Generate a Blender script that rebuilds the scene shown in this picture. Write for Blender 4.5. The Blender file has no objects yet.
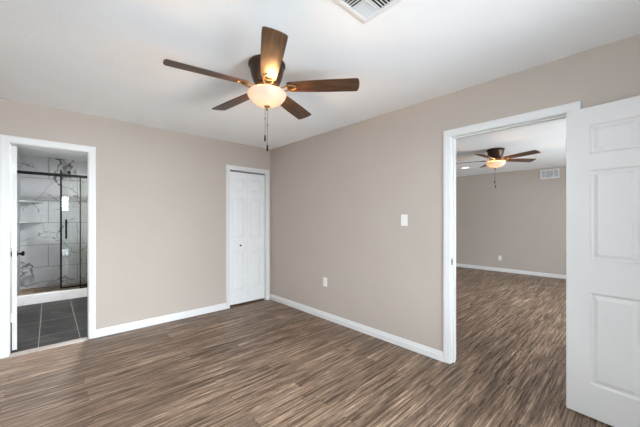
import bpy, bmesh, math, random
from mathutils import Vector, Matrix
random.seed(7)
R = math.radians
sc = bpy.context.scene
col = sc.collection

# ------------------------------------------------------------------ camera, world, lights, exposure
cam = bpy.data.cameras.new('camera')
cam.sensor_width = 36.0
cam.lens = 36.0 * 291.47 / 640.0
cam.shift_y = 5.5 / 640.0
cam.clip_start = 0.05
co = bpy.data.objects.new('camera', cam); col.objects.link(co)
co.location = (-2.6511, -4.0366, 1.3058)
co.rotation_euler = (R(90), 0, -0.74912)
sc.camera = co

w = bpy.data.worlds.new('world'); sc.world = w; w.use_nodes = True
w.node_tree.nodes['Background'].inputs[0].default_value = (0.80, 0.90, 1.0, 1)
w.node_tree.nodes['Background'].inputs[1].default_value = 1.0

def area(name, loc, rot, sx, sy, energy, color=(1, 1, 1)):
    l = bpy.data.lights.new(name, 'AREA'); l.shape = 'RECTANGLE'; l.size = sx; l.size_y = sy
    l.energy = energy; l.color = color
    o = bpy.data.objects.new(name, l); col.objects.link(o); o.location = loc; o.rotation_euler = rot
    return o
# daylight arriving through the glass door behind the camera and two added windows, west and next room:
# sky light from outside, and upward lamps added as ground bounce to brighten ceilings
DAY = (0.845, 0.915, 1.0)
EN = dict(skyS=3420, grdS=1650, skyW=580, grdW=560, skyL=3600, grdL=4500)
area('skylight_south', (-1.62, -9.5, 4.0), (R(90), 0, 0), 9.0, 4.6, EN['skyS'], DAY)
area('ground_fill_south', (-1.62, -8.60, -0.30), (R(180), 0, 0), 9.0, 7.0, EN['grdS'], DAY)
area('sky_fill_west', (-7.5, -3.35, 3.2), (R(90), 0, R(-90)), 6.0, 5.0, EN['skyW'], DAY)  # added sky panel, brightens the east wall through the west opening
area('ground_fill_west', (-6.8, -3.35, -0.30), (R(180), 0, 0), 6.5, 6.0, EN['grdW'], DAY)
area('skylight_living', (3.2, -11.0, 3.2), (R(90), 0, 0), 9.0, 5.0, EN['skyL'], DAY)
area('ground_fill_living', (3.2, -10.0, -0.30), (R(180), 0, 0), 9.0, 6.8, EN['grdL'], DAY)

vs = sc.view_settings
vs.view_transform = 'Standard'; vs.look = 'None'; vs.gamma = 1.0; vs.use_curve_mapping = False
vs.exposure = 0.0
sc.cycles.diffuse_bounces = 8
sc.cycles.max_bounces = 14
sc.cycles.transparent_max_bounces = 12
sc.cycles.sample_clamp_indirect = 6.0

# ------------------------------------------------------------------ materials
def srgb(r, g, b):
    f = lambda c: (c / 255 / 12.92) if c / 255 <= 0.04045 else ((c / 255 + 0.055) / 1.055) ** 2.4
    return (f(r), f(g), f(b), 1)

class NT:
    def __init__(s, name):
        s.m = bpy.data.materials.new(name); s.m.use_nodes = True
        s.t = s.m.node_tree; s.p = s.t.nodes['Principled BSDF']; s.out = s.t.nodes['Material Output']
    def n(s, kind, **kw):
        x = s.t.nodes.new(kind)
        for k, v in kw.items(): setattr(x, k, v)
        return x
    def l(s, a, b): s.t.links.new(a, b)
    def coords(s, scale=(1, 1, 1), rot=(0, 0, 0), loc=(0, 0, 0)):
        tc = s.n('ShaderNodeTexCoord'); mp = s.n('ShaderNodeMapping')
        mp.inputs['Scale'].default_value = scale; mp.inputs['Rotation'].default_value = rot; mp.inputs['Location'].default_value = loc
        s.l(tc.outputs['Object'], mp.inputs['Vector']); return mp.outputs['Vector']
    def noise(s, vec, scale, detail=3, rough=0.5, dist=0.0):
        x = s.n('ShaderNodeTexNoise'); x.inputs['Scale'].default_value = scale; x.inputs['Detail'].default_value = detail
        x.inputs['Roughness'].default_value = rough; x.inputs['Distortion'].default_value = dist
        s.l(vec, x.inputs['Vector']); return x
    def ramp(s, fac, stops):
        x = s.n('ShaderNodeValToRGB'); e = x.color_ramp.elements
        while len(e) < len(stops): e.new(0.5)
        for q, (pos, c) in zip(e, stops): q.position = pos; q.color = c
        s.l(fac, x.inputs['Fac']); return x
    def mix(s, fac, a, b, mode='MIX'):
        x = s.n('ShaderNodeMix', data_type='RGBA', blend_type=mode)
        for sock, v in ((x.inputs['Factor'], fac), (x.inputs[6], a), (x.inputs[7], b)):
            if hasattr(v, 'links'): s.l(v, sock)
            else: sock.default_value = v
        return x.outputs[2]
    def bump(s, h, strength, dist=0.002):
        x = s.n('ShaderNodeBump'); x.inputs['Strength'].default_value = strength; x.inputs['Distance'].default_value = dist
        s.l(h, x.inputs['Height']); s.l(x.outputs['Normal'], s.p.inputs['Normal'])

def plain(name, c, rough=0.5, metal=0.0, spec=0.5, var=0.03, scale=6.0, bump=0.0, bscale=120):
    t = NT(name); v = t.coords()
    nz = t.noise(v, scale, 2)
    d = tuple(max(0, x * (1 - var)) for x in c[:3]) + (1,); u = tuple(min(1, x * (1 + var)) for x in c[:3]) + (1,)
    r = t.ramp(nz.outputs['Fac'], [(0.3, d), (0.7, u)])
    t.l(r.outputs['Color'], t.p.inputs['Base Color'])
    t.p.inputs['Roughness'].default_value = rough; t.p.inputs['Metallic'].default_value = metal
    t.p.inputs['Specular IOR Level'].default_value = spec
    if bump:
        b = t.noise(v, bscale, 3, 0.6); t.bump(b.outputs['Fac'], bump)
    return t.m

M = {}
M['wall'] = plain('greige_wall_paint', srgb(189, 178, 168), 0.75, spec=0.25, var=0.015, scale=2.5, bump=0.8, bscale=60)
M['ceiling'] = plain('white_ceiling_paint', srgb(240, 240, 240), 0.85, spec=0.2, var=0.012, scale=3, bump=0.8, bscale=45)
M['white'] = plain('white_trim_paint', srgb(224, 223, 222), 0.38, var=0.008)
M['door'] = plain('white_door_paint', srgb(218, 216, 214), 0.42, var=0.01)
M['closet'] = plain('lightened_closet_door_white', srgb(233, 233, 233), 0.42, var=0.01)  # lighter copy of the door white; brightness put into the colour
M['plastic'] = plain('white_plastic', srgb(238, 236, 232), 0.3, var=0.01)
M['bathwall'] = plain('bathroom_wall_paint', srgb(205, 203, 200), 0.7, var=0.015)
M['black'] = plain('matte_black_metal', srgb(7, 7, 7), 0.55, spec=0.12, var=0.1)
M['dark'] = plain('dark_cavity', srgb(28, 27, 26), 0.8, var=0.1)
M['bronze'] = plain('oil_rubbed_bronze', srgb(64, 47, 33), 0.36, metal=0.55, var=0.22, scale=14)
M['brass'] = plain('antique_bronze_bracket', srgb(150, 112, 66), 0.34, metal=0.6, var=0.15, scale=20)
M['chain'] = plain('dark_chain_metal', srgb(70, 64, 60), 0.4, metal=0.7, var=0.1)
M['nickel'] = plain('satin_nickel', srgb(150, 148, 145), 0.3, metal=0.9, var=0.05)
M['hinge'] = plain('painted_hinge', srgb(225, 225, 224), 0.35, var=0.02)
M['grille'] = plain('white_enamel_metal', srgb(226, 226, 226), 0.4, var=0.01)
M['ventgrey'] = plain('grey_duct_metal', srgb(118, 118, 120), 0.6)
M['thresh'] = plain('taupe_threshold_strip', srgb(156, 146, 138), 0.45, var=0.1, scale=30)

def wood_floor():
    t = NT('weathered_oak_vinyl_plank')
    v = t.coords()
    br = t.n('ShaderNodeTexBrick'); br.offset = 0.37; br.offset_frequency = 2
    br.inputs['Color1'].default_value = (0, 0, 0, 1); br.inputs['Color2'].default_value = (1, 1, 1, 1); br.inputs['Mortar'].default_value = (0.5, 0.5, 0.5, 1)
    br.inputs['Scale'].default_value = 1.0; br.inputs['Mortar Size'].default_value = 0.0009; br.inputs['Mortar Smooth'].default_value = 0.2
    br.inputs['Brick Width'].default_value = 1.22; br.inputs['Row Height'].default_value = 0.152
    t.l(v, br.inputs['Vector'])
    # every plank gets its own slice of the grain
    sep = t.n('ShaderNodeSeparateColor'); t.l(br.outputs['Color'], sep.inputs['Color'])
    mul = t.n('ShaderNodeMath', operation='MULTIPLY'); mul.inputs[1].default_value = 23.0; t.l(sep.outputs[0], mul.inputs[0])
    comb = t.n('ShaderNodeCombineXYZ'); t.l(mul.outputs[0], comb.inputs['X']); t.l(mul.outputs[0], comb.inputs['Z'])
    add = t.n('ShaderNodeVectorMath', operation='ADD'); t.l(v, add.inputs[0]); t.l(comb.outputs[0], add.inputs[1])
    def st(sx, sy):
        m = t.n('ShaderNodeMapping'); m.inputs['Scale'].default_value = (sx, sy, 1); t.l(add.outputs[0], m.inputs['Vector']); return m.outputs['Vector']
    g1 = t.noise(st(2.3, 60), 1.0, 4, 0.62, 0.35)       # long streaks
    g2 = t.noise(st(12.0, 190), 1.0, 3, 0.65, 0.2)       # fine grain
    g3 = t.noise(st(1.6, 9.0), 1.0, 2, 0.5, 0.4)        # broad tone
    r1 = t.ramp(g1.outputs['Fac'], [(0.34, srgb(66, 49, 38)), (0.44, srgb(116, 95, 79)), (0.57, srgb(146, 123, 104)), (0.68, srgb(188, 166, 146))])
    r2 = t.ramp(g2.outputs['Fac'], [(0.34, (0.42, 0.40, 0.38, 1)), (0.46, (0.95, 0.95, 0.95, 1)), (0.66, (1.32, 1.30, 1.28, 1))])
    r3 = t.ramp(g3.outputs['Fac'], [(0.34, (0.74, 0.72, 0.70, 1)), (0.66, (1.16, 1.15, 1.14, 1))])
    c = t.mix(1.0, r1.outputs['Color'], r2.outputs['Color'], 'MULTIPLY')
    c = t.mix(1.0, c, r3.outputs['Color'], 'MULTIPLY')
    tone = t.ramp(sep.outputs[0], [(0.0, (0.85, 0.84, 0.83, 1)), (1.0, (0.97, 0.96, 0.95, 1))])
    c = t.mix(1.0, c, tone.outputs['Color'], 'MULTIPLY')
    c = t.mix(br.outputs['Fac'], c, srgb(62, 51, 44))
    t.l(c, t.p.inputs['Base Color'])
    rr = t.ramp(g1.outputs['Fac'], [(0.3, (0.52,) * 3 + (1,)), (0.7, (0.40,) * 3 + (1,))]); t.l(rr.outputs['Color'], t.p.inputs['Roughness'])
    t.p.inputs['Specular IOR Level'].default_value = 0.4
    return t.m
M['floor'] = wood_floor()

def blade_wood():
    t = NT('dark_walnut_blade')
    g = t.noise(t.coords((5, 55, 20)), 1.0, 4, 0.6, 0.4)
    r = t.ramp(g.outputs['Fac'], [(0.30, srgb(44, 27, 15)), (0.52, srgb(76, 49, 29)), (0.72, srgb(108, 71, 43))])
    t.l(r.outputs['Color'], t.p.inputs['Base Color']); t.p.inputs['Roughness'].default_value = 0.42
    return t.m
M['blade'] = blade_wood()

def marble(name, axis=None, base=(206, 207, 209), vein=(62, 55, 50)):
    """white veined marble; axis 'x' / 'y' adds the grout of large tiles on a wall along that axis"""
    t = NT(name); v = t.coords()
    wob = t.noise(v, 2.2, 4, 0.6)
    off = t.mix(0.42, v, wob.outputs['Color'])
    n1 = t.noise(off, 1.5, 3, 0.42, 0.6)
    a = t.n('ShaderNodeMath', operation='SUBTRACT'); a.inputs[1].default_value = 0.5; t.l(n1.outputs['Fac'], a.inputs[0])
    b = t.n('ShaderNodeMath', operation='ABSOLUTE'); t.l(a.outputs[0], b.inputs[0])
    veins = t.ramp(b.outputs[0], [(0.0, (1, 1, 1, 1)), (0.006, (0.7,) * 3 + (1,)), (0.013, (0, 0, 0, 1))])
    msk = t.noise(v, 1.7, 2); mr = t.ramp(msk.outputs['Fac'], [(0.36, (0.15,) * 3 + (1,)), (0.52, (1, 1, 1, 1))])
    vf = t.mix(1.0, veins.outputs['Color'], mr.outputs['Color'], 'MULTIPLY')
    vo = t.n('ShaderNodeTexVoronoi', feature='DISTANCE_TO_EDGE'); vo.inputs['Scale'].default_value = 3.1; t.l(t.mix(0.30, v, wob.outputs['Color']), vo.inputs['Vector'])
    v2 = t.ramp(vo.outputs['Distance'], [(0.0, (0.75,) * 3 + (1,)), (0.006, (0.55,) * 3 + (1,)), (0.014, (0, 0, 0, 1))])
    mk = t.noise(v, 2.6, 3); m2 = t.ramp(mk.outputs['Fac'], [(0.46, (0, 0, 0, 1)), (0.56, (1, 1, 1, 1))])
    vf = t.mix(1.0, vf, t.mix(1.0, v2.outputs['Color'], m2.outputs['Color'], 'MULTIPLY'), 'LIGHTEN')
    cl = t.noise(v, 3.5, 4, 0.6)
    bc = t.ramp(cl.outputs['Fac'], [(0.3, tuple(x * 0.84 for x in srgb(*base)[:3]) + (1,)), (0.7, srgb(*base))])
    c = t.mix(vf, bc.outputs['Color'], srgb(*vein))
    if axis:
        sp = t.n('ShaderNodeSeparateXYZ'); t.l(v, sp.inputs[0]); cb = t.n('ShaderNodeCombineXYZ')
        t.l(sp.outputs['X' if axis == 'x' else 'Y'], cb.inputs['X']); t.l(sp.outputs['Z'], cb.inputs['Y'])
        ad = t.n('ShaderNodeVectorMath', operation='ADD'); ad.inputs[1].default_value = (2.66 + 4.1, -0.03, 0); t.l(cb.outputs[0], ad.inputs[0])
        br = t.n('ShaderNodeTexBrick'); br.offset = 0.5
        br.inputs['Scale'].default_value = 1; br.inputs['Brick Width'].default_value = 0.82; br.inputs['Row Height'].default_value = 0.403
        br.inputs['Mortar Size'].default_value = 0.0045; br.inputs['Mortar Smooth'].default_value = 0.1
        t.l(ad.outputs[0], br.inputs['Vector'])
        c = t.mix(br.outputs['Fac'], c, srgb(128, 126, 124))
    t.l(c, t.p.inputs['Base Color']); t.p.inputs['Roughness'].default_value = 0.35
    return t.m
M['marble_x'] = marble('marble_wall_tile', 'x')
M['marble_y'] = marble('marble_wall_tile_side', 'y')
M['marble'] = marble('marble_slab', None, (222, 221, 220), (196, 190, 184))

def slate():
    t = NT('dark_slate_floor_tile'); v = t.coords()
    br = t.n('ShaderNodeTexBrick'); br.offset = 0.0; br.inputs['Scale'].default_value = 1
    br.inputs['Brick Width'].default_value = 0.33; br.inputs['Row Height'].default_value = 0.66
    br.inputs['Mortar Size'].default_value = 0.003; br.inputs['Mortar Smooth'].default_value = 0.1
    br.inputs['Color1'].default_value = (0.85, 0.85, 0.85, 1); br.inputs['Color2'].default_value = (1.1, 1.1, 1.1, 1)
    ad = t.n('ShaderNodeVectorMath', operation='ADD'); ad.inputs[1].default_value = (2.73 + 3.3, -0.44 + 1.32, 0); t.l(v, ad.inputs[0])
    t.l(ad.outputs[0], br.inputs['Vector'])
    g = t.noise(t.coords((4, 14, 1)), 1.0, 5, 0.65, 0.6)
    r = t.ramp(g.outputs['Fac'], [(0.38, srgb(12, 11, 11)), (0.50, srgb(26, 23, 22)), (0.62, srgb(58, 54, 51))])
    c = t.mix(1.0, r.outputs['Color'], br.outputs['Color'], 'MULTIPLY')
    c = t.mix(br.outputs['Fac'], c, srgb(134, 129, 124))
    t.l(c, t.p.inputs['Base Color']); t.p.inputs['Roughness'].default_value = 0.5; t.p.inputs['Specular IOR Level'].default_value = 0.3
    return t.m
M['slate'] = slate()

def pebble():
    t = NT('brown_pebble_shower_floor'); v = t.coords()
    x = t.n('ShaderNodeTexVoronoi'); x.inputs['Scale'].default_value = 28; t.l(v, x.inputs['Vector'])
    r = t.ramp(x.outputs['Color'], [(0.2, srgb(96, 74, 58)), (0.8, srgb(176, 150, 122))])
    t.l(r.outputs['Color'], t.p.inputs['Base Color']); t.p.inputs['Roughness'].default_value = 0.5
    return t.m
M['pebble'] = pebble()

def glass():
    t = NT('clear_thin_glass'); t.t.nodes.remove(t.p)
    tr = t.n('ShaderNodeBsdfTransparent'); tr.inputs[0].default_value = (0.93, 0.945, 0.94, 1)
    gl = t.n('ShaderNodeBsdfGlossy'); gl.inputs['Roughness'].default_value = 0.01
    fr = t.n('ShaderNodeFresnel'); fr.inputs['IOR'].default_value = 1.6
    mx = t.n('ShaderNodeMixShader'); t.l(fr.outputs[0], mx.inputs[0]); t.l(tr.outputs[0], mx.inputs[1]); t.l(gl.outputs[0], mx.inputs[2])
    t.l(mx.outputs[0], t.out.inputs['Surface']); return t.m
M['glass'] = glass()

def bowl_glass():
    t = NT('frosted_alabaster_bowl'); t.t.nodes.remove(t.p)
    v = t.coords(); n = t.noise(v, 9, 4, 0.6, 1.0)
    r = t.ramp(n.outputs['Fac'], [(0.3, (0.58, 0.55, 0.50, 1)), (0.7, (0.66, 0.65, 0.61, 1))])
    tl = t.n('ShaderNodeBsdfTranslucent'); t.l(r.outputs['Color'], tl.inputs[0])
    df = t.n('ShaderNodeBsdfDiffuse'); t.l(r.outputs['Color'], df.inputs[0])
    gl = t.n('ShaderNodeBsdfGlossy'); gl.inputs['Roughness'].default_value = 0.25
    em = t.n('ShaderNodeEmission'); em.inputs[0].default_value = (1.0, 0.80, 0.55, 1); em.inputs[1].default_value = BOWL_EMIT
    m1 = t.n('ShaderNodeMixShader'); m1.inputs[0].default_value = 0.45; t.l(tl.outputs[0], m1.inputs[1]); t.l(df.outputs[0], m1.inputs[2])
    m2 = t.n('ShaderNodeMixShader'); m2.inputs[0].default_value = 0.05; t.l(m1.outputs[0], m2.inputs[1]); t.l(gl.outputs[0], m2.inputs[2])
    ad = t.n('ShaderNodeAddShader'); t.l(m2.outputs[0], ad.inputs[0]); t.l(em.outputs[0], ad.inputs[1])
    t.l(ad.outputs[0], t.out.inputs['Surface']); return t.m
BOWL_EMIT = 0.16
BULB_W = 2.0
BLADE_W = 34.0
ROOT_W = 2.5
DROP = 0.022
M['bowl'] = bowl_glass()

def emit(name, c, s):
    t = NT(name); t.p.inputs['Base Color'].default_value = c; t.p.inputs['Emission Color'].default_value = c; t.p.inputs['Emission Strength'].default_value = s
    return t.m
M['lens'] = emit('lit_lens', (1, 0.97, 0.92, 1), 2.0)
M['bulb'] = emit('lit_bulb', (1, 0.84, 0.62, 1), 6.0)

# ------------------------------------------------------------------ mesh helpers
class MB:
    def __init__(s): s.v = []; s.f = []
    def add(s, v, f):
        b = len(s.v); s.v += [tuple(x) for x in v]; s.f += [tuple(i + b for i in q) for q in f]; return s
    def box(s, x0, x1, y0, y1, z0, z1):
        x0, x1 = sorted((x0, x1)); y0, y1 = sorted((y0, y1)); z0, z1 = sorted((z0, z1))
        v = [(x0, y0, z0), (x1, y0, z0), (x1, y1, z0), (x0, y1, z0), (x0, y0, z1), (x1, y0, z1), (x1, y1, z1), (x0, y1, z1)]
        return s.add(v, [(0, 3, 2, 1), (4, 5, 6, 7), (0, 1, 5, 4), (1, 2, 6, 5), (2, 3, 7, 6), (3, 0, 4, 7)])
    def lathe(s, prof, n=40, c=(0, 0, 0), mat=None):
        v = []; f = []; k = len(prof)
        for i in range(n):
            a = 2 * math.pi * i / n
            for r, z in prof: v.append(Vector((r * math.cos(a), r * math.sin(a), z)))
        for i in range(n):
            j = (i + 1) % n
            for q in range(k - 1): f.append((i * k + q, j * k + q, j * k + q + 1, i * k + q + 1))
        if mat is not None: v = [mat @ x for x in v]
        v = [(x[0] + c[0], x[1] + c[1], x[2] + c[2]) for x in v]
        return s.add(v, f)
    def tube(s, pts, r, n=8):
        pts = [Vector(p) for p in pts]; v = []; f = []
        rs = r if isinstance(r, (list, tuple)) else [r] * len(pts)
        for i, p in enumerate(pts):
            d = (pts[min(i + 1, len(pts) - 1)] - pts[max(i - 1, 0)]).normalized()
            up = Vector((0, 0, 1)) if abs(d.z) < 0.9 else Vector((1, 0, 0))
            a = d.cross(up).normalized(); b = a.cross(d)
            for k in range(n):
                t = 2 * math.pi * k / n; v.append(p + (a * math.cos(t) + b * math.sin(t)) * rs[i])
        for i in range(len(pts) - 1):
            for k in range(n): f.append((i * n + k, i * n + (k + 1) % n, (i + 1) * n + (k + 1) % n, (i + 1) * n + k))
        f.append(tuple(range(n))[::-1]); f.append(tuple((len(pts) - 1) * n + k for k in range(n)))
        return s.add(v, f)
    def prism(s, poly, h0, h1, place):
        """poly of (a,b), extruded h0..h1; place(a,b,h)->xyz"""
        k = len(poly); v = [place(a, b, h0) for a, b in poly] + [place(a, b, h1) for a, b in poly]
        f = [tuple(range(k))[::-1], tuple(range(k, 2 * k))] + [(i, (i + 1) % k, k + (i + 1) % k, k + i) for i in range(k)]
        return s.add(v, f)
    def build(s, name, m, parent=None, smooth=None, bevel=0, loc=None):
        me = bpy.data.meshes.new(name); me.from_pydata(s.v, [], s.f)
        bm = bmesh.new(); bm.from_mesh(me)
        bmesh.ops.remove_doubles(bm, verts=bm.verts, dist=1e-5)
        bmesh.ops.recalc_face_normals(bm, faces=bm.faces); bm.to_mesh(me); bm.free()
        me.materials.append(m)
        if smooth:
            me.shade_smooth(); me.set_sharp_from_angle(angle=R(smooth))
        o = bpy.data.objects.new(name, me); col.objects.link(o)
        if parent: o.parent = parent
        if loc: o.location = loc
        if bevel:
            b = o.modifiers.new('bevel', 'BEVEL'); b.width = bevel; b.segments = 2; b.limit_method = 'ANGLE'; b.angle_limit = R(40)
        return o

def tag(o, label=None, cat=None, group=None, kind=None):
    if label: o['label'] = label
    if cat: o['category'] = cat
    if group: o['group'] = group
    if kind: o['kind'] = kind
    return o
def thing(name, label, cat, loc=(0, 0, 0), rz=0, group=None, kind=None):
    o = bpy.data.objects.new(name, None); o.empty_display_size = 0.1; col.objects.link(o); o.location = loc; o.rotation_euler = (0, 0, rz)
    return tag(o, label, cat, group, kind)
def struct(name, mb, m, label, cat, **kw):
    return tag(mb.build(name, m, **kw), label, cat, None, 'structure')
def copy_tree(o, parent=None):
    c = o.copy(); col.objects.link(c); c.parent = parent
    for ch in list(o.children): copy_tree(ch, c)
    return c

# ------------------------------------------------------------------ room shell
T = 0.115; H = 2.44; HL = 2.46
XW = -3.05; YS = -4.65                       # bedroom west and south faces
BX0, BX1, BZ = -2.943, -2.319, 2.052         # rough openings (inside them sits the jamb)
CX0, CX1, CZ = -0.721, -0.074, 2.052
DY0, DY1, DZ = -3.750, -2.899, 2.063
LX1 = 5.57; LY0, LY1 = -6.0, 1.6             # living room
SX0, SX1, BYN = -3.02, -1.55, 3.30           # bathroom

struct('floor', MB().box(XW - T, T / 2, YS - T, 0.045, -0.08, 0).box(T / 2, LX1 + T, LY0 - T, LY1 + T, -0.08, 0), M['floor'],
       'weathered brown wood plank floor running through bedroom and living room', 'floor')
struct('floor_bathroom', MB().box(XW - T, SX1 + T, 0.045, BYN + T, -0.08, 0.0), M['slate'], 'dark slate tile bathroom floor with pale grout', 'floor')
struct('floor_closet', MB().box(SX1 + T, T / 2, 0.045, 0.85, -0.08, 0), M['floor'], 'floor of the closet behind the folding door', 'floor')
struct('ceiling', MB().box(XW - T, T / 2, YS - T, BYN + T, H, H + 0.08), M['ceiling'], 'white lightly textured bedroom ceiling', 'ceiling')
struct('ceiling_living_room', MB().box(T / 2, LX1 + T, LY0 - T, LY1 + T, HL, HL + 0.06), M['ceiling'], 'white ceiling of the living room beyond the doorway', 'ceiling')

struct('wall_north', MB().box(XW, BX0, 0, T, 0, H).box(BX0, BX1, 0, T, BZ, H).box(BX1, CX0, 0, T, 0, H).box(CX0, CX1, 0, T, CZ, H).box(CX1, 0, 0, T, 0, H),
       M['wall'], 'greige bedroom wall holding bathroom and closet doors', 'wall')
struct('wall_east', MB().box(0, T, YS - T, DY0, 0, H).box(0, T, DY0, DY1, DZ, H).box(0, T, DY1, LY1 + T, 0, H), M['wall'],
       'greige bedroom wall with light switch, outlet and the living room doorway', 'wall')
WX0, WX1, WZ0, WZ1 = -2.72, -0.52, 0.02, 2.12
struct('wall_south', MB().box(XW - T, WX0, YS - T, YS, 0, H).box(WX1, 0, YS - T, YS, 0, H).box(WX0, WX1, YS - T, YS, 0, WZ0).box(WX0, WX1, YS - T, YS, WZ1, H),
       M['wall'], 'greige bedroom wall behind the viewpoint with glass door', 'wall')
VY0, VY1, VZ0, VZ1 = -4.3, -1.9, 0.55, 2.12
struct('wall_west', MB().box(XW - T, XW, YS, VY0, 0, H).box(XW - T, XW, VY1, T, 0, H).box(XW - T, XW, VY0, VY1, 0, VZ0).box(XW - T, XW, VY0, VY1, VZ1, H),
       M['wall'], 'greige bedroom side wall with added window left of the viewpoint', 'wall')
struct('wall_living_room_east', MB().box(LX1, LX1 + T, LY0 - T, LY1 + T, 0, HL), M['wall'], 'greige far wall of the living room with vent and outlet', 'wall')
struct('wall_living_room_north', MB().box(T, LX1, LY1, LY1 + T, 0, HL), M['wall'], 'greige living room wall on the left, out of sight', 'wall')
GX0, GX1, GZ0, GZ1 = 1.2, 4.6, 0.4, 2.2
struct('wall_living_room_south', MB().box(T, GX0, LY0 - T, LY0, 0, HL).box(GX1, LX1, LY0 - T, LY0, 0, HL).box(GX0, GX1, LY0 - T, LY0, 0, GZ0).box(GX0, GX1, LY0 - T, LY0, GZ1, HL),
       M['wall'], 'greige living room wall with added wide window, out of sight', 'wall')
struct('wall_living_room_west', MB().box(0, T, LY0 - T, YS - T, 0, HL), M['wall'], 'greige living room wall past the bedroom corner', 'wall')
# bathroom and closet
SY0 = 2.22
struct('wall_bathroom_west', MB().box(SX0 - T, SX0, T, SY0 + 0.06, 0, H), M['bathwall'], 'pale bathroom wall behind the open bathroom door', 'wall')
struct('wall_shower_west', MB().box(SX0 - T, SX0, SY0 + 0.06, BYN, 0, H), M['marble_y'], 'marble tiled left side wall of the shower', 'wall')
struct('wall_shower_north', MB().box(SX0 - T, SX1 + T, BYN, BYN + T, 0, H), M['marble_x'], 'marble tiled back wall of the shower', 'wall')
struct('wall_shower_east', MB().box(SX1, SX1 + T, SY0 + 0.06, BYN, 0, H), M['marble_y'], 'marble tiled right side wall of the shower', 'wall')
struct('wall_bathroom_east', MB().box(SX1, SX1 + T, T, SY0 + 0.06, 0, H), M['bathwall'], 'pale bathroom wall right of the doorway', 'wall')
struct('wall_closet', MB().box(CX0 - 0.30, CX0 - 0.25, T, 0.8, 0, H).box(CX0 - 0.30, 0, 0.8, 0.85, 0, H), M['wall'], 'inner walls of the closet behind the folding door', 'wall')
struct('floor_shower', MB().box(SX0, SX1, SY0 + 0.12, BYN, 0, 0.065), M['pebble'], 'brown pebble shower floor behind the marble curb', 'floor')
struct('trim_shower_curb', MB().box(SX0, SX1, SY0, SY0 + 0.12, 0, 0.14), M['marble'], 'white marble shower curb below the black framed glass', 'curb', bevel=0.004)

# ------------------------------------------------------------------ door frames (jamb + casing), baseboards
CAS = [(0.0, 0.0), (0.0, 0.009), (0.006, 0.011), (0.024, 0.011), (0.030, 0.014), (0.048, 0.016), (0.055, 0.015), (0.058, 0.011), (0.058, 0.0)]
def casing(mb, a0, a1, zt, place, prof=CAS):
    """U shaped moulding, inner edges a0,a1 and top zt; place(a,t,z) with t out of the wall"""
    k = len(prof); v = []
    for d, t in prof: v += [place(a0 - d, t, 0.001), place(a0 - d, t, zt + d), place(a1 + d, t, zt + d), place(a1 + d, t, 0.001)]
    f = []
    for i in range(k - 1):
        for q in range(3): f.append((i * 4 + q, i * 4 + q + 1, (i + 1) * 4 + q + 1, (i + 1) * 4 + q))
    f.append(tuple(i * 4 for i in range(k))); f.append(tuple(i * 4 + 3 for i in range(k)))
    mb.add(v, f)
def frame(name, label, a0, a1, zt, place, faces, stop=None):
    """a0,a1,zt: clear opening; jamb boards outside it; place(a,depth,z), depth 0..T through the wall"""
    mb = MB(); j = 0.0175
    def pb(p0, p1, d0, d1, z0, z1):
        A = place(p0, d0, z0); B = place(p1, d1, z1); mb.box(A[0], B[0], A[1], B[1], A[2], B[2])
    pb(a0 - j, a0, 0, T, 0, zt); pb(a1, a1 + j, 0, T, 0, zt); pb(a0 - j, a1 + j, 0, T, zt, zt + j)
    if stop:
        d0, d1 = stop; pb(a0, a0 + 0.011, d0, d1, 0, zt); pb(a1 - 0.011, a1, d0, d1, 0, zt); pb(a0 + 0.011, a1 - 0.011, d0, d1, zt - 0.011, zt)
    r = 0.005
    if 0 in faces: casing(mb, a0 - r, a1 + r, zt + r, lambda a, t, z: place(a, -t, z))
    if 1 in faces: casing(mb, a0 - r, a1 + r, zt + r, lambda a, t, z: place(a, T + t, z))
    return struct(name, mb, M['white'], label, 'door frame', smooth=25)
north = lambda a, d, z: (a, d, z)
east = lambda a, d, z: (d, a, z)
bath_frame = frame('trim_1', 'white moulded frame around the bathroom doorway', BX0 + 0.0175, BX1 - 0.0175, 2.034, north, (0, 1))
closet_frame = frame('trim_2', 'white moulded frame around the folding closet door in the corner', CX0 + 0.0175, CX1 - 0.0175, 2.034, north, (0,))
hall_frame = frame('trim_3', 'white moulded frame around the doorway into the living room', DY0 + 0.0175, DY1 - 0.0175, 2.045, east, (0, 1), (0.04, 0.075))

BB = [(0, 0), (0.015, 0), (0.015, 0.054), (0.0095, 0.058), (0.0095, 0.073), (0.006, 0.082), (0.004, 0.086), (0, 0.086)]
def bb(mb, axis, sgn, at, a0, a1):
    """baseboard on plane at, thickness towards sgn, from a0 to a1"""
    if axis == 'x': mb.prism(BB, a0, a1, lambda t, z, h: (h, at + sgn * t, z))
    else: mb.prism(BB, a0, a1, lambda t, z, h: (at + sgn * t, h, z))
    return mb
struct('baseboard_north', bb(bb(MB(), 'x', -1, 0, BX1 - 0.0175 + 0.063, CX0 + 0.0175 - 0.063), 'x', -1, 0, XW, BX0 + 0.0175 - 0.063), M['white'],
       'white baseboard between the bathroom door and the closet door', 'baseboard', smooth=25)
struct('baseboard_east', bb(bb(MB(), 'y', -1, 0, DY1 - 0.0175 + 0.063, 0), 'y', -1, 0, YS, DY0 + 0.0175 - 0.063), M['white'],
       'white baseboard below the light switch and outlet', 'baseboard', smooth=25)
struct('baseboard_west', bb(MB(), 'y', 1, XW, YS, -0.014), M['white'], 'white baseboard along the side wall left of the viewpoint', 'baseboard', smooth=25)
struct('baseboard_south', bb(bb(MB(), 'x', 1, YS, XW + 0.014, WX0 - 0.04), 'x', 1, YS, WX1 + 0.04, -0.014), M['white'], 'white baseboard along the wall behind the viewpoint', 'baseboard', smooth=25)
struct('baseboard_living_room_east', bb(MB(), 'y', -1, LX1, LY0 + 0.014, LY1 - 0.014), M['white'], 'white baseboard along the far living room wall', 'baseboard', smooth=25)
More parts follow.
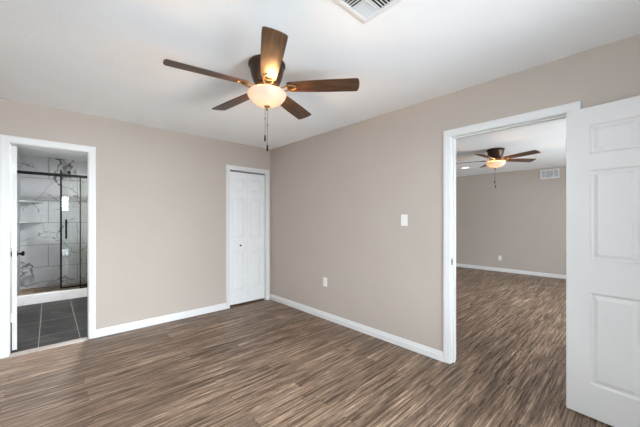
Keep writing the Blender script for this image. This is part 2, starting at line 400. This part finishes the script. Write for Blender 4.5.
struct('baseboard_living_room_north', bb(MB(), 'x', -1, LY1, T, LX1), M['white'], 'white baseboard along the unseen left living room wall', 'baseboard', smooth=25)

# ------------------------------------------------------------------ glass door behind the viewpoint, added unseen windows
def window(name, label, a0, a1, z0, z1, place, sashes):
    r = thing(name, label, 'window', kind='structure')
    def pb(mb, p0, p1, d0, d1, q0, q1):
        A = place(p0, d0, q0); B = place(p1, d1, q1); mb.box(A[0], B[0], A[1], B[1], A[2], B[2])
    f = MB(); b = 0.045
    pb(f, a0, a0 + b, 0.02, 0.10, z0, z1); pb(f, a1 - b, a1, 0.02, 0.10, z0, z1)
    pb(f, a0 + b, a1 - b, 0.02, 0.10, z0, z0 + b); pb(f, a0 + b, a1 - b, 0.02, 0.10, z1 - b, z1)
    wd = (a1 - a0) / sashes
    for i in range(1, sashes): pb(f, a0 + wd * i - 0.04, a0 + wd * i + 0.04, 0.02, 0.10, z0 + b, z1 - b)
    zm = (z0 + z1) / 2
    if z0 > 0.2: pb(f, a0 + b, a1 - b, 0.03, 0.075, zm - 0.02, zm + 0.02)
    f.build('window_frame', M['white'], r)
    s = MB(); pb(s, a0 - 0.04 * (z0 > 0.2), a1 + 0.04 * (z0 > 0.2), -0.035 * (z0 > 0.2), 0.02, z0 - 0.019, z0); s.build('window_sill', M['white'], r)
    g = MB(); pb(g, a0 + b, a1 - b, 0.051, 0.055, z0 + b, z1 - b); g.build('window_pane', M['glass'], r)
window('window_1', 'white framed sliding glass door in the wall behind the viewpoint', WX0, WX1, WZ0, WZ1, lambda a, d, z: (a, YS - d, z), 2)
window('added_window_2', 'white framed window added in the unseen side wall to light the east wall', VY0, VY1, VZ0, VZ1, lambda a, d, z: (XW - d, a, z), 2)  # added opening, lets extra light onto the east wall
window('added_window_3', 'wide white framed window added in the unseen wall to light the living room', GX0, GX1, GZ0, GZ1, lambda a, d, z: (a, LY0 - d, z), 3)  # added opening, out of sight, lights the living room

# ------------------------------------------------------------------ panel doors
def panel_slab(mb, w_, z0, z1, t, cols, rows, y0=0.0):
    """moulded panel slab, x 0..w_, thickness y0..y0+t; cols/rows list panel intervals"""
    xs = sorted({0.0, w_, *[q for c in cols for q in c]}); zs = sorted({z0, z1, *[q for r in rows for q in r]})
    RING = [(0.0, 0.0), (0.009, 0.0100), (0.018, 0.0105), (0.040, 0.0025)]
    for side in (0, 1):
        yy = (lambda d: y0 + d) if side == 0 else (lambda d: y0 + t - d)
        for i in range(len(xs) - 1):
            for j in range(len(zs) - 1):
                xa, xb, za, zb = xs[i], xs[i + 1], zs[j], zs[j + 1]
                if (xa, xb) in cols and (za, zb) in rows:
                    v = []
                    for e, d in RING: v += [(xa + e, yy(d), za + e), (xb - e, yy(d), za + e), (xb - e, yy(d), zb - e), (xa + e, yy(d), zb - e)]
                    f = [(k * 4 + q, k * 4 + (q + 1) % 4, k * 4 + 4 + (q + 1) % 4, k * 4 + 4 + q) for k in range(len(RING) - 1) for q in range(4)]
                    f.append(tuple(len(RING) * 4 - 4 + q for q in range(4))); mb.add(v, f)
                else: mb.add([(xa, yy(0), za), (xb, yy(0), za), (xb, yy(0), zb), (xa, yy(0), zb)], [(0, 1, 2, 3)])
    for i in range(len(xs) - 1):
        for z in (z0, z1): mb.add([(xs[i], y0, z), (xs[i + 1], y0, z), (xs[i + 1], y0 + t, z), (xs[i], y0 + t, z)], [(0, 1, 2, 3)])
    for j in range(len(zs) - 1):
        for x in (0.0, w_): mb.add([(x, y0, zs[j]), (x, y0, zs[j + 1]), (x, y0 + t, zs[j + 1]), (x, y0 + t, zs[j])], [(0, 1, 2, 3)])
    return mb
ROWS = [(0.227, 0.825), (1.034, 1.623), (1.730, 1.921)]

def knob_mesh(sgn):
    """round door knob on a rose, axis along y, pointing sgn"""
    m = Matrix.Rotation(R(-90 if sgn > 0 else 90), 4, 'X')
    prof = [(0.0001, 0), (0.032, 0), (0.032, 0.005), (0.026, 0.009), (0.011, 0.012), (0.010, 0.030), (0.020, 0.036), (0.027, 0.045), (0.027, 0.054), (0.020, 0.062), (0.0001, 0.064)]
    return MB().lathe(prof, 28, mat=m)
def hinge_mesh():
    mb = MB().lathe([(0.0001, -0.047), (0.0065, -0.047), (0.0065, 0.047), (0.0001, 0.047)], 12)
    return mb.box(0.0, 0.032, -0.0015, 0.0015, -0.045, 0.045)

# bedroom door, swung right back towards the wall; x runs from the hinge edge to the latch edge, y 0 is the face towards us
ang = math.atan2(-0.9934, -0.115)
bd = thing('door_1', 'white six-panel door standing open beside the living room doorway', 'door', (-0.050, -3.722, 0), ang, kind='structure')
DW = 0.81
cols = [(0.12, 0.35), (0.46, 0.69)]
ROWS1 = ROWS
panel_slab(MB(), DW, 0.012, 2.038, 0.035, cols, ROWS1, 0.0).build('door_leaf', M['door'], bd, bevel=0.0015)
bd.scale = (1, 1, 1)
for sgn, y in ((1, 0.035), (-1, 0.0)):
    knob_mesh(sgn).build('door_knob', M['black'], bd, smooth=40, loc=(DW - 0.065, y, 0.92))
for z in (0.30, 1.05, 1.82): hinge_mesh().build('hinge', M['nickel'], bd, smooth=40, loc=(-0.004, 0.038, z))

# bathroom door, opened a little past square into the bathroom
hd = thing('door_2', 'white bathroom door opened inward, its hinge edge towards us', 'door', (-2.923, 0.124, 0), R(93.5), kind='structure')
BW = 0.575
panel_slab(MB(), BW, 0.012, 2.028, 0.035, [(0.095, 0.24), (0.335, 0.48)], ROWS, -0.040).build('door_leaf', M['door'], hd, bevel=0.0015)
for sgn, y in ((1, -0.005), (-1, -0.040)):
    knob_mesh(sgn).build('door_knob', M['black'], hd, smooth=40, loc=(BW - 0.06, y, 0.918))
for z in (0.335, 1.07, 1.805):
    MB().lathe([(0.0001, -0.046), (0.0065, -0.046), (0.0065, 0.046), (0.0001, 0.046)], 12).box(-0.0022, 0.0, -0.035, -0.002, -0.045, 0.045).build('hinge', M['hinge'], hd, smooth=40, loc=(0.0, 0.0, z))

# closet bifold door: two hinged leaves hanging from a track
cd = thing('door_3', 'white two-leaf folding closet door with small dark knob', 'door', (CX0 + 0.0175, 0.030, 0), 0, kind='structure')
CW = CX1 - CX0 - 0.035; LWD = (CW - 0.012) / 2
for k in range(2):
    o = panel_slab(MB(), LWD, 0.028, 2.012, 0.032, [(0.060, LWD - 0.060)], ROWS, 0.0).build('door_leaf', M['closet'], cd, bevel=0.0015)
    o.location = (0.004 + k * (LWD + 0.003), 0, 0)
MB().lathe([(0.0001, 0), (0.010, 0), (0.007, 0.010), (0.013, 0.016), (0.014, 0.024), (0.009, 0.030), (0.0001, 0.031)], 20, mat=Matrix.Rotation(R(90), 4, 'X')).build(
    'door_knob', M['bronze'], cd, smooth=40, loc=(0.178, 0.0, 0.905))
MB().box(0.002, CW - 0.002, 0.004, 0.028, 2.019, 2.034).build('door_track', M['nickel'], cd)

# strike plate in the living room doorway jamb
spl = tag(MB().box(0.006, 0.036, DY1 - 0.0175 - 0.0012, DY1 - 0.0175, 0.890, 0.948).build('strike_plate', M['nickel']),
          'small metal strike plate on left jamb of the living room doorway', 'strike plate')
MB().box(0.013, 0.029, DY1 - 0.0175 - 0.0016, DY1 - 0.0175 - 0.0011, 0.905, 0.933).build('latch_hole', M['dark'], spl)

# threshold strip
tag(MB().prism([(-0.052, 0.0), (-0.040, 0.006), (-0.020, 0.010), (0.030, 0.012), (0.046, 0.009), (0.046, 0.0)], BX0 + 0.0175 + 0.001, BX1 - 0.0175 - 0.001, lambda y, z, h: (h, y + 0.012, z)).build('threshold_strip', M['thresh'], smooth=30),
    'taupe threshold strip between plank floor and dark bathroom tile', 'threshold', None, 'structure')

# ------------------------------------------------------------------ switch, outlets
def outlet(label, loc, rz):
    r = thing('wall_outlet', label, 'outlet', loc, rz)        # local: -y out of the wall
    MB().box(-0.036, 0.036, -0.006, 0, -0.058, 0.058).build('cover_plate', M['plastic'], r, bevel=0.002)
    for s in (-1, 1):
        q = MB().prism([(0.017 * math.cos(a) if abs(math.cos(a)) < 0.8 else 0.0145 * (1 if math.cos(a) > 0 else -1), 0.0145 * math.sin(a)) for a in [k * math.pi / 12 for k in range(24)]],
                       -0.0085, -0.0055, lambda a, b, h: (a, h, b)).build('receptacle', M['plastic'], r, loc=(0, 0, s * 0.021))
        MB().box(-0.0075, -0.0055, -0.0088, -0.0084, 0.0, 0.008).box(0.0055, 0.0075, -0.0088, -0.0084, 0.0, 0.007).box(-0.002, 0.002, -0.0088, -0.0084, -0.009, -0.005).build('socket_slots', M['dark'], q)
    MB().lathe([(0.0001, 0.0072), (0.003, 0.0068), (0.003, 0.005)], 10, mat=Matrix.Rotation(R(90), 4, 'X')).build('screw', M['nickel'], r)
outlet('white outlet low on greige wall between the closet and the light switch', (0, -1.287, 0.482), R(-90))
outlet('small white outlet low on the far living room wall', (LX1, -1.775, 0.335), R(-90))
sw = thing('light_switch', 'white rocker light switch on greige wall left of the living room doorway', 'switch', (0, -2.449, 1.294), R(-90))
MB().box(-0.036, 0.036, -0.006, 0, -0.058, 0.058).build('cover_plate', M['plastic'], sw, bevel=0.002)
MB().prism([(-0.006, -0.033), (-0.0075, -0.033), (-0.0105, 0.033), (-0.006, 0.033)], -0.0165, 0.0165, lambda y, z, h: (h, y, z)).build('rocker', M['plastic'], sw, bevel=0.0008)

# ------------------------------------------------------------------ ceiling vent
VC = (-1.492, -3.157)
cv = thing('ceiling_vent', 'white square ceiling air vent with slatted louvres above the bedroom', 'vent', (VC[0], VC[1], H))
fl = MB(); OUT, IN = 0.18, 0.142
ring = [(OUT, 0.0), (OUT, -0.004), (OUT - 0.012, -0.010), (IN + 0.006, -0.012), (IN, -0.008), (IN, 0.0)]
v = []; f = []
for d, z in ring: v += [(-d, -d, z), (d, -d, z), (d, d, z), (-d, d, z)]
for k in range(len(ring) - 1):
    for q in range(4): f.append((k * 4 + q, k * 4 + (q + 1) % 4, k * 4 + 4 + (q + 1) % 4, k * 4 + 4 + q))
fl.add(v, f).build('frame', M['grille'], cv)
MB().box(-IN, IN, -IN, IN, -0.0012, -0.0002).build('backing', M['dark'], cv)
MB().box(0.029, 0.035, 0.056, IN, -0.0125, -0.0012).box(-IN, IN, 0.049, 0.056, -0.0125, -0.0012).build('divider', M['grille'], cv)
def slat(x0, x1, y0, y1, along, tilt):
    """thin tilted blade; along axis, top edge shifted sideways by tilt"""
    if along == 'x':
        c = (y0 + y1) / 2; h_ = max(0.0005, (y1 - y0) / 2 - 0.0005); P = [(c - h_, -0.012), (c + h_, -0.012), (c + tilt + 0.0005, -0.0015), (c + tilt - 0.0005, -0.0015)]
        m = MB().prism(P, x0, x1, lambda a, z, h: (h, a, z))
    else:
        c = (x0 + x1) / 2; h_ = max(0.0005, (x1 - x0) / 2 - 0.0005); P = [(c - h_, -0.012), (c + h_, -0.012), (c + tilt + 0.0005, -0.0015), (c + tilt - 0.0005, -0.0015)]
        m = MB().prism(P, y0, y1, lambda a, z, h: (a, h, z))
    m.build('slat', M['grille'], cv)
for k in range(6):                                    # corner bank: blades turned towards the room centre
    a = 0.063 + k * 0.0142
    slat(0.036, IN - 0.003, a - 0.001, a + 0.001, 'x', -0.005)
for k in range(9):                                    # side banks: wide open blades
    a = 0.022 - k * 0.0175
    slat(a - 0.003, a + 0.003, 0.058, IN - 0.003, 'y', 0.004)
for k in range(10):
    a = 0.040 - k * 0.0178
    slat(-IN + 0.003, IN - 0.003, a - 0.003, a + 0.003, 'x', 0.004)

# living room wall register
wv = thing('wall_vent', 'white slatted air vent high on the far living room wall', 'vent', (LX1, -2.757, 2.318), R(-90))
m = MB(); hw, hh = 0.172, 0.102
for x0, x1, z0, z1 in ((-hw, hw, hh - 0.028, hh), (-hw, hw, -hh, -hh + 0.028), (-hw, -hw + 0.03, -hh + 0.028, hh - 0.028), (hw - 0.03, hw, -hh + 0.028, hh - 0.028),
                       (-0.085, -0.072, -hh + 0.028, hh - 0.028), (0.058, 0.071, -hh + 0.028, hh - 0.028)):
    m.box(x0, x1, -0.012, 0, z0, z1)
m.build('frame', M['grille'], wv, bevel=0.002)
MB().box(-hw + 0.03, hw - 0.03, -0.0015, -0.0003, -hh + 0.028, hh - 0.028).build('backing', M['ventgrey'], wv)
for x0, x1 in ((-hw + 0.031, -0.086), (-0.071, 0.057), (0.072, hw - 0.031)):
    for k in range(9):
        z = -hh + 0.034 + k * 0.0176
        MB().prism([(-0.010, z - 0.001), (-0.010, z + 0.001), (-0.002, z + 0.013), (-0.002, z + 0.011)], x0, x1, lambda y, zz, h: (h, y, zz)).build('slat', M['grille'], wv)

# recessed lamp in the living room ceiling
rl = thing('recessed_light', 'lit round recessed downlight in the living room ceiling', 'ceiling light', (4.20, -1.46, HL))
MB().lathe([(0.098, -0.0002), (0.098, -0.004), (0.080, -0.008), (0.074, -0.004), (0.074, -0.0002)], 36).build('trim_ring', M['white'], rl, smooth=40)
MB().lathe([(0.0001, -0.003), (0.074, -0.003)], 36).build('lens', M['lens'], rl)

# ------------------------------------------------------------------ ceiling fans
def make_fan(label, loc, phase):
    """hugger fan; local z 0 is the ceiling"""
    r = thing('ceiling_fan', label, 'ceiling fan', loc, 0, None)
    MB().lathe([(0.0001, 0), (0.1261, 0), (0.1327, -0.006), (0.1337, -0.022), (0.1280, -0.030), (0.1232, -0.034), (0.1213, -0.044), (0.1165, -0.075), (0.1070, -0.110), (0.0945, -0.142), (0.0859, -0.156), (0.0001, -0.156)], 56).build(
        'motor_housing', M['bronze'], r, smooth=35)
    MB().lathe([(0.0001, -0.156), (0.086, -0.156), (0.090, -0.162), (0.090, -0.172), (0.084, -0.178), (0.0001, -0.178)], 48).build('flywheel', M['bronze'], r, smooth=35)
    MB().lathe([(0.0001, -0.179), (0.034, -0.179), (0.038, -0.190), (0.050, -0.203), (0.088, -0.205), (0.096, -0.209), (0.0001, -0.211)], 40).build('light_fitter', M['brass'], r, smooth=35)
    for k in range(5):
        a = R(phase + 72 * k)
        # blade bracket: root tab, forked loop and end plate
        ir = MB()
        ir.tube([(0.070, 0.010, -0.170), (0.100, 0.016, -0.184), (0.130, 0.030, -0.184), (0.160, 0.034, -0.177), (0.190, 0.026, -0.176), (0.215, 0.008, -0.176)], [0.006, 0.006, 0.0055, 0.0055, 0.005, 0.004], 8)
        ir.tube([(0.070, -0.010, -0.170), (0.100, -0.016, -0.184), (0.130, -0.030, -0.182), (0.160, -0.034, -0.170), (0.190, -0.026, -0.168), (0.215, -0.008, -0.172)], [0.006, 0.006, 0.0055, 0.0055, 0.005, 0.004], 8)
        ir.tube([(0.150, -0.034, -0.174), (0.152, 0.0, -0.178), (0.150, 0.034, -0.181)], 0.005, 8)
        ir.box(0.062, 0.092, -0.020, 0.020, -0.182, -0.172)
        bi = ir.build('blade_bracket', M['brass'], r, smooth=50); bi.rotation_euler = (0, 0, a); bi.location = (0, 0, -0.007)
        for y, z in ((0.030, -0.1795), (-0.030, -0.1725)):
            MB().lathe([(0.0001, -0.008), (0.006, -0.006), (0.007, 0.0), (0.0001, 0.0)], 12, c=(0.168, y, z)).build('screw', M['brass'], bi, smooth=40)
        # blade: gently widening board with rounded tip corners
        pts = []; x0, x1 = 0.150, 0.667
        side = [(x0, 0.044), (x0 + 0.02, 0.052), (0.30, 0.060), (0.45, 0.066), (0.60, 0.0685)]
        tip = [(x1 - 0.018, 0.0685), (x1 - 0.008, 0.064), (x1 - 0.002, 0.052), (x1 + 0.003, 0.020)]
        up = side + tip; poly = up + [(x, -y) for x, y in reversed(up)]
        bl = MB().prism(poly, -0.0035, 0.0035, lambda a_, b_, h: (a_, b_, h)).build('blade', M['blade'], r, bevel=0.0015)
        bl.rotation_euler = Matrix.Rotation(a, 4, 'Z').to_3x3().__matmul__(Matrix.Rotation(R(-12), 3, 'X')).to_euler()
        bl.location = (0, 0, -0.175)
    # bowl shade, open at the top
    outer = [(0.1400, -0.196), (0.1425, -0.200), (0.140, -0.210), (0.132, -0.228), (0.116, -0.249), (0.092, -0.267), (0.062, -0.280), (0.030, -0.287), (0.0102, -0.289)]
    outer = [(a_, z_ - DROP) for a_, z_ in outer]
    inner = [(r_ - 0.004 if r_ > 0.02 else r_, z + 0.004) for r_, z in reversed(outer)]
    MB().lathe(outer + inner, 56).build('bowl_shade', M['bowl'], r, smooth=60)
    MB().lathe([(0.005, -0.205), (0.005, -0.284 - DROP)], 10).build('centre_rod', M['brass'], r, smooth=60)
    MB().lathe([(0.0001, -0.283), (0.020, -0.286), (0.023, -0.290), (0.018, -0.296), (0.009, -0.303), (0.007, -0.310), (0.009, -0.315), (0.004, -0.322), (0.0001, -0.324)], 24, c=(0, 0, -DROP)).build('finial', M['brass'], r, smooth=50)
    for s in (-1, 1):
        b = MB().lathe([(0.0001, -0.026), (0.012, -0.023), (0.018, -0.012), (0.018, 0.0), (0.011, 0.016), (0.008, 0.028), (0.0001, 0.028)], 16, mat=Matrix.Rotation(R(35 * s), 4, 'Y')).build('bulb', M['bulb'], r, smooth=60)
        b.rotation_euler = (0, 0, R(40)); dx, dy = 0.062 * s * math.cos(R(40)), 0.062 * s * math.sin(R(40)); b.location = (dx, dy, -0.240 - DROP)
    for zz, e in ((-0.212 - DROP, BLADE_W), (-0.200 - DROP, ROOT_W), (-0.243 - DROP, BULB_W)):
        L = bpy.data.lights.new('bulb_light', 'POINT'); L.energy = e; L.color = (1.0, 0.72, 0.42) if e == BULB_W else (1.0, 0.54, 0.21); L.shadow_soft_size = 0.012 if e == BULB_W else 0.02
        lo = bpy.data.objects.new('bulb_light', L); col.objects.link(lo); lo.parent = r; lo.location = (0.0, 0.0, zz)
    # pull chains
    for (dx, dy, zb, z0) in ((-0.0105, 0.0098, -0.558, -0.520), (0.0015, -0.0015, -0.630, -0.592)):
        ch = MB().tube([(dx, dy, -0.306 if dx < 0 else -0.340), (dx, dy, z0)], 0.0011, 6)
        for k in range(30):
            z = -0.345 - k * (abs(z0) - 0.350) / 29; ch.lathe([(0.0001, -0.0018), (0.0018, 0), (0.0001, 0.0018)], 6, c=(dx, dy, z))
        ch.lathe([(0.0001, -0.008), (0.003, -0.005), (0.003, 0.005), (0.0001, 0.008)], 8, c=(dx, dy, -0.40 - (0.05 if dx > 0 else 0)))
        c = ch.build('pull_chain', M['chain'], r, smooth=60)
        MB().lathe([(0.0001, zb - 0.010), (0.0055, zb - 0.008), (0.0065, zb + 0.006), (0.005, z0 - 0.004), (0.0025, z0), (0.0001, z0 + 0.001)], 14, c=(dx, dy, 0)).build('pull_knob', M['black'], c, smooth=50)
    return r
make_fan('dark bronze five-blade ceiling fan with lit bowl in the bedroom', (-1.484, -2.213, H), 25.0)
make_fan('dark bronze ceiling fan with lit bowl in living room through the doorway', (2.768, -2.480, HL), 33.0)

# ------------------------------------------------------------------ bathroom fittings
sd = thing('shower_door', 'black framed sliding glass shower door with bar handle', 'shower door', (0, 0, 0))
yd = 2.262
fr_ = MB().box(-2.520, -2.497, yd - 0.012, yd + 0.012, 0.180, 2.095).box(-1.70, -1.68, yd - 0.012, yd + 0.012, 0.180, 2.00).box(-2.497, -1.70, yd - 0.012, yd + 0.012, 0.180, 0.205)
fr_.build('door_frame', M['black'], sd)
MB().box(-2.497, -1.70, yd - 0.004, yd + 0.004, 0.205, 1.995).build('glass_panel', M['glass'], sd)
hm = MB().tube([(-2.447, yd - 0.045, 0.985), (-2.447, yd - 0.045, 1.300)], 0.012, 12)
for z in (1.03, 1.255): hm.tube([(-2.447, yd - 0.045, z), (-2.447, yd - 0.005, z)], 0.007, 8)
hm.build('handle', M['black'], sd, smooth=50)
for x in (-2.41, -1.80): MB().box(x - 0.022, x + 0.022, yd - 0.016, yd + 0.006, 2.045, 2.090).build('roller', M['black'], sd, bevel=0.003)
rail = tag(MB().box(SX0 + 0.0005, SX1 - 0.0005, 2.285, 2.303, 1.994, 2.040).build('shower_rail', M['black'], bevel=0.002), 'black horizontal rail across the top of the shower opening', 'rail')
sp = thing('fixed_shower_panel', 'fixed black edged glass panel behind the sliding shower door', 'shower panel')
MB().box(-2.272, -2.256, 2.305, 2.323, 0.141, 2.03).box(-2.256, SX1 - 0.001, 2.305, 2.323, 0.141, 0.158).build('edge_frame', M['black'], sp)
MB().box(-2.256, SX1 - 0.001, 2.310, 2.318, 0.158, 2.03).build('glass_panel', M['glass'], sp)
# corner shelves
for z, lab in ((1.600, 'upper marble corner shelf in the shower'), (1.235, 'lower marble corner shelf in the shower')):
    tag(MB().prism([(0, 0), (0.29, 0), (0.25, -0.06), (0.06, -0.25), (0, -0.29)], z, z + 0.028, lambda a, b, h: (SX0 + a, BYN + b, h)).build('corner_shelf', M['marble'], bevel=0.003), lab, 'shelf')
# unseen ceiling lamp, added to light the bathroom tiles
bl = thing('bathroom_fill_fixture', 'unseen round ceiling lamp added to light the bathroom', 'ceiling light', (-2.1, 1.3, H))
MB().lathe([(0.0001, 0), (0.15, 0), (0.15, -0.02), (0.14, -0.03), (0.0001, -0.03)], 32).build('base', M['nickel'], bl, smooth=40)
MB().lathe([(0.135, -0.03), (0.12, -0.06), (0.07, -0.085), (0.0001, -0.092)], 32).build('fill_lamp_shade', M['lens'], bl, smooth=60)
L = bpy.data.lights.new('bathroom_fill_lamp', 'AREA'); L.shape = 'DISK'; L.size = 0.26; L.energy = 70; L.color = (0.93, 0.97, 1.0)
lo = bpy.data.objects.new('bathroom_fill_lamp', L); col.objects.link(lo); lo.parent = bl; lo.location = (0, 0, -0.10)
